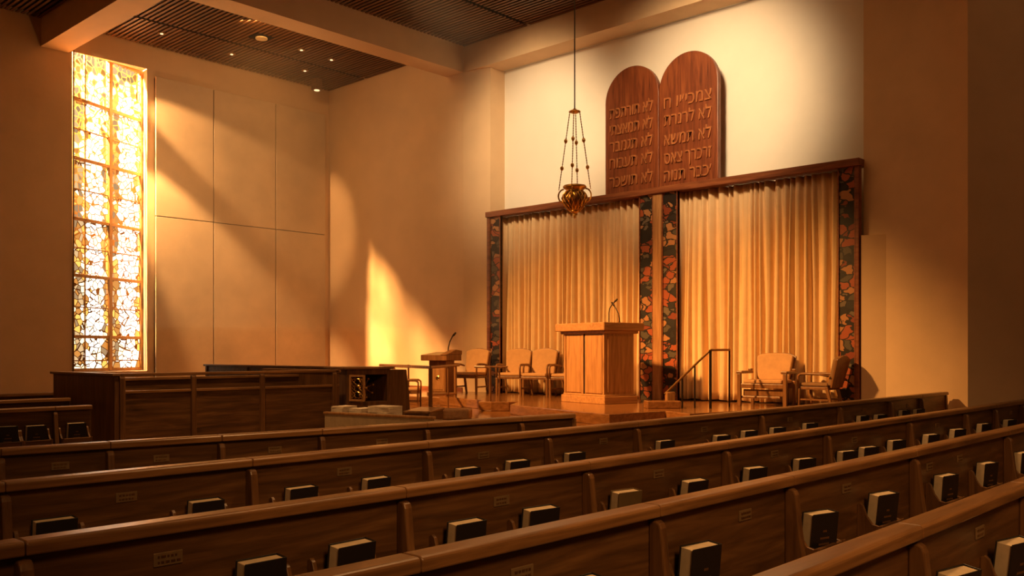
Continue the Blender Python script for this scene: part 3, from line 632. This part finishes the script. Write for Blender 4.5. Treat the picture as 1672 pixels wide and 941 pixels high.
# ------------------------------------------------------------------ pews
def pew(label, loc, length, rz, fins, racks, plates, joints=None, end_right=False, rise=0.0):
    """rear of the back faces local -y; seat on +y; x runs along the pew"""
    t = empty('pew', loc, rz, label, 'pew', 'rows of wooden pews')
    joints = fins if joints is None else joints
    cuts = [0] + [j for j in joints if 0.05 < j < length-0.05] + [length]
    for a, b in zip(cuts, cuts[1:]):
        m = MB(); m.prism([(-0.045, 0.903), (0.055, 0.903), (0.055, 0.937), (0.045, 0.95), (-0.035, 0.95), (-0.045, 0.94)], 'x', a+0.0015, b-0.0015); m.build('top_rail', M['rail'], t, 0.006)
    pc = [0] + [j for j in fins if 0.05 < j < length-0.05] + [length]
    for a, b in zip(pc, pc[1:]):
        m = MB(); m.box(a, b, 0.0, 0.032, 0.12, 0.905); m.build('back_panel', M['pew'], t)
    m = MB(); m.box(0, length, 0.02, 0.50, 0.42, 0.46); m.build('seat', M['rail'], t, 0.01)
    m = MB(); m.box(0, length, 0.40, 0.43, 0.04, 0.42); m.build('seat_apron', M['pew'], t)
    for x in fins:
        m = MB(); m.prism([(0.0, 0.0), (-0.15, 0.0), (-0.125, 0.35), (-0.075, 0.70), (-0.058, 0.86), (-0.050, 0.878), (-0.036, 0.888), (0.0, 0.890)], 'x', x-0.022, x+0.022); m.build('divider', M['pew_v'], t, 0.007)
    for x in ((0, length) if end_right else (0,)):
        m = MB(); m.prism([(-0.05, 0), (0.52, 0), (0.52, 0.50), (0.40, 0.62), (0.14, 0.72), (0.07, 0.90), (-0.02, 0.90)], 'x', x-0.03, x+0.03); m.build('end_panel', M['pew_v'], t, 0.01)
    for x, w_ in racks:
        h = w_/2
        r = MB(); r.prism([(0.0, 0.50), (-0.125, 0.50), (-0.135, 0.595), (-0.122, 0.60), (-0.110, 0.515), (0.0, 0.515)], 'x', x-h, x+h); rk = r.build('book_rack', M['pew'], t)
        for s in (-1, 1):
            e = MB(); e.prism([(0.0, 0.49), (-0.135, 0.49), (-0.142, 0.605), (-0.120, 0.598), (-0.085, 0.605), (-0.055, 0.645), (-0.035, 0.70), (-0.018, 0.715), (0.0, 0.705)], 'x', x+s*h-0.010, x+s*h+0.010); e.build('rack_end', M['pew_v'], rk, 0.003)
    for x in plates:
        m = MB(); m.box(x-0.055, x+0.055, -0.006, 0.001, 0.785, 0.835); pl = m.build('name_plate', M['plate'], t, 0.003)
        q = MB(); rnd = random.Random(int(x*100))
        for zz in (0.82, 0.80):
            xx = x-0.04
            while xx < x+0.035: wq = rnd.uniform(0.006, 0.018); q.box(xx, xx+wq, -0.0085, -0.005, zz-0.004, zz+0.004); xx += wq+0.006
        q.build('plate_relief', M['bronze'], pl)
    return t

bk = empty('prayer_book', (0, 0, 0), 0, 'x', 'book')
def book_proto(cover):
    t = empty('prayer_book', (0, 0, 0), 0, 'x', 'book')
    m = MB(); m.box(-0.092, 0.094, -0.035, -0.031, 0, 0.24); m.box(-0.092, 0.094, 0.031, 0.035, 0, 0.24); m.box(0.090, 0.095, -0.035, 0.035, 0, 0.24); m.build('cover', M[cover], t, 0.002)
    m = MB(); m.box(-0.086, 0.090, -0.0312, 0.0312, 0.004, 0.234); m.build('pages', M['pages'], t, 0.002)
    m = MB()
    for zz, hw_ in ((0.15, 0.012), (0.115, 0.03), (0.085, 0.038)):
        xx = -hw_
        while xx < hw_: m.box(xx, xx+0.006, -0.0362, -0.0345, zz-0.005, zz+0.005); xx += 0.0095
    m.build('cover_lettering', M['gilt'], t)
    return t
COL.objects.unlink(bk); bpy.data.objects.remove(bk)
PB, PO = book_proto('book'), book_proto('book_o')
used = {id(PB): False, id(PO): False}
def put_book(row_loc, rz, lx, lab, grp, olive=False, dz=0.0):
    p = PO if olive else PB
    o = p if not used[id(p)] else copy_tree(p); used[id(p)] = True
    rnd = random.Random(int(lx*1000)+len(lab))
    T = Matrix.Translation(row_loc) @ Matrix.Rotation(rz, 4, 'Z')
    pos = T @ Vector((lx, -0.062+rnd.uniform(-0.004, 0.004), 0.520+dz))
    o.location = pos; o.rotation_euler = (R(5 + rnd.uniform(-2, 3)), 0, rz + R(rnd.uniform(-3, 3) - 13*min(1.0, max(0.0, (pos.x/max(pos.y, 0.5)-0.75)/1.2))))
    s = rnd.uniform(0.96, 1.06); o.scale = (s, 1, rnd.uniform(0.97, 1.04))
    tag(o, lab, 'book', grp)
ORD = ['first', 'second', 'third', 'fourth', 'fifth', 'sixth', 'seventh', 'eighth', 'ninth', 'tenth', 'eleventh', 'twelfth', 'thirteenth', 'fourteenth', 'fifteenth', 'sixteenth', 'seventeenth', 'eighteenth']
def fill(row_loc, rz, books, rowname, x0, olive=()):
    for i, x in enumerate(books):
        lab = '%s book, %s from the left on the %s' % ('olive' if i in olive else 'black', ORD[i], rowname)
        put_book(row_loc, rz, x-x0, lab, 'books on the %s' % rowname, i in olive)

# row nearest the stage (turned a little)
rz1 = math.atan2(-0.55, 4.96); o1 = Vector((1.98, 6.23, 0)) - Vector((math.cos(rz1), math.sin(rz1), 0))*1.2
f1 = [a+1.2 for a in (0.0, 0.65, 1.42, 2.23, 3.23, 4.3)]; b1_ = [a+1.2 for a in (0.93, 1.56, 1.94, 2.98, 4.54)]
pew('front pew of the row nearest the stage, its end showing', o1, 6.2, rz1, f1, [(x, 0.30) for x in b1_], [1.55, 2.2, 3.05, 4.0], None, True)
fill(o1, rz1, b1_, 'pew nearest the stage', 0)
def row(y, xa, xb, fins, books, plates, label, rowname, end_right=False, olive=(), joints=None):
    loc = Vector((xa, y, 0))
    pew(label, loc, xb-xa, 0, [x-xa for x in fins], [(x-xa, 0.30) for x in books], [x-xa for x in plates], None if joints is None else [x-xa for x in joints], end_right)
    fill(loc, 0, books, rowname, xa, olive)
row(4.62, -0.5, 14.5, [0.2, 1.48, 2.76, 4.08, 5.32, 6.49, 8.71, 10.65, 12.24, 13.4], [1.68, 2.45, 3.05, 3.60, 4.40, 4.91, 5.58, 6.85, 7.80, 8.35, 8.98, 9.75, 11.21, 11.75, 12.6, 13.15],
    [2.06, 3.42, 4.64, 6.05, 7.63, 9.41, 11.45, 12.95], 'second pew from the stage, ending by the bare plaster wall', 'second pew from the stage', True)
row(3.14, -0.6, 13.3, [0.0, 1.06, 2.63, 3.94, 5.42, 6.98, 8.77, 10.41, 11.47, 12.6], [1.88, 2.30, 2.96, 3.48, 4.22, 4.93, 5.71, 6.48, 7.25, 7.68, 8.30, 9.15, 9.95, 10.85, 11.85],
    [0.5, 1.55, 3.28, 4.66, 6.15, 7.57, 9.6, 12.2], 'middle pew, third back from the stage, full of books', 'middle pew back', False, (4,))
row(2.06, -0.6, 12.0, [0.6, 1.77, 3.01, 4.16, 5.81, 7.82, 9.6, 11.0], [2.46, 3.24, 4.36, 5.16, 6.24, 7.10, 8.05, 8.9, 10.2],
    [1.2, 2.25, 3.75, 4.86, 6.15, 6.75, 9.2], 'pew second from the viewer, crossing the whole lower half', 'pew second from the viewer')
row(1.16, -0.6, 10.0, [0.5, 2.0, 3.27, 4.66, 6.2, 8.0], [3.50, 4.22, 5.1], [2.6, 4.05, 5.4], 'pew nearest the viewer in the lower corner', 'pew nearest the viewer')
# three pews of the block by the window wall
for y, xa, xb, books, lab, rn in ((14.3, 0.0, 5.4, [], 'farthest short pew beside the window wall', ''), (12.45, 0.0, 4.80, [], 'middle short pew of the block beside the window wall', ''),
                                  (10.55, 0.0, 4.30, [3.40, 3.68, 4.10], 'short pew holding three dark books beside the tall stall', 'short pew beside the tall stall')):
    row(y, xa, xb, [0.9, 2.2, 3.9] if not books else [0.9, 2.2, 3.90], books, [1.6, 3.0], lab, rn)

# ------------------------------------------------------------------ haze in the air of the hall
hz = MB(); hz.box(7.85, 14.38, 11.5, 20.10, 2.05, 7.86); hz = hz.build('haze', M['black']); hz['kind'] = 'stuff'; tag(hz, 'thin golden haze filling the air of the hall', 'haze')
hm = bpy.data.materials.new('haze'); hm.use_nodes = True; nt = hm.node_tree
for n in list(nt.nodes): nt.nodes.remove(n)
vs = nt.nodes.new('ShaderNodeVolumeScatter'); vs.inputs['Color'].default_value = (1, 0.85, 0.65, 1); vs.inputs['Density'].default_value = 0.022; vs.inputs['Anisotropy'].default_value = 0.35
oo = nt.nodes.new('ShaderNodeOutputMaterial'); nt.links.new(vs.outputs[0], oo.inputs['Volume'])
hz.data.materials.clear(); hz.data.materials.append(hm)
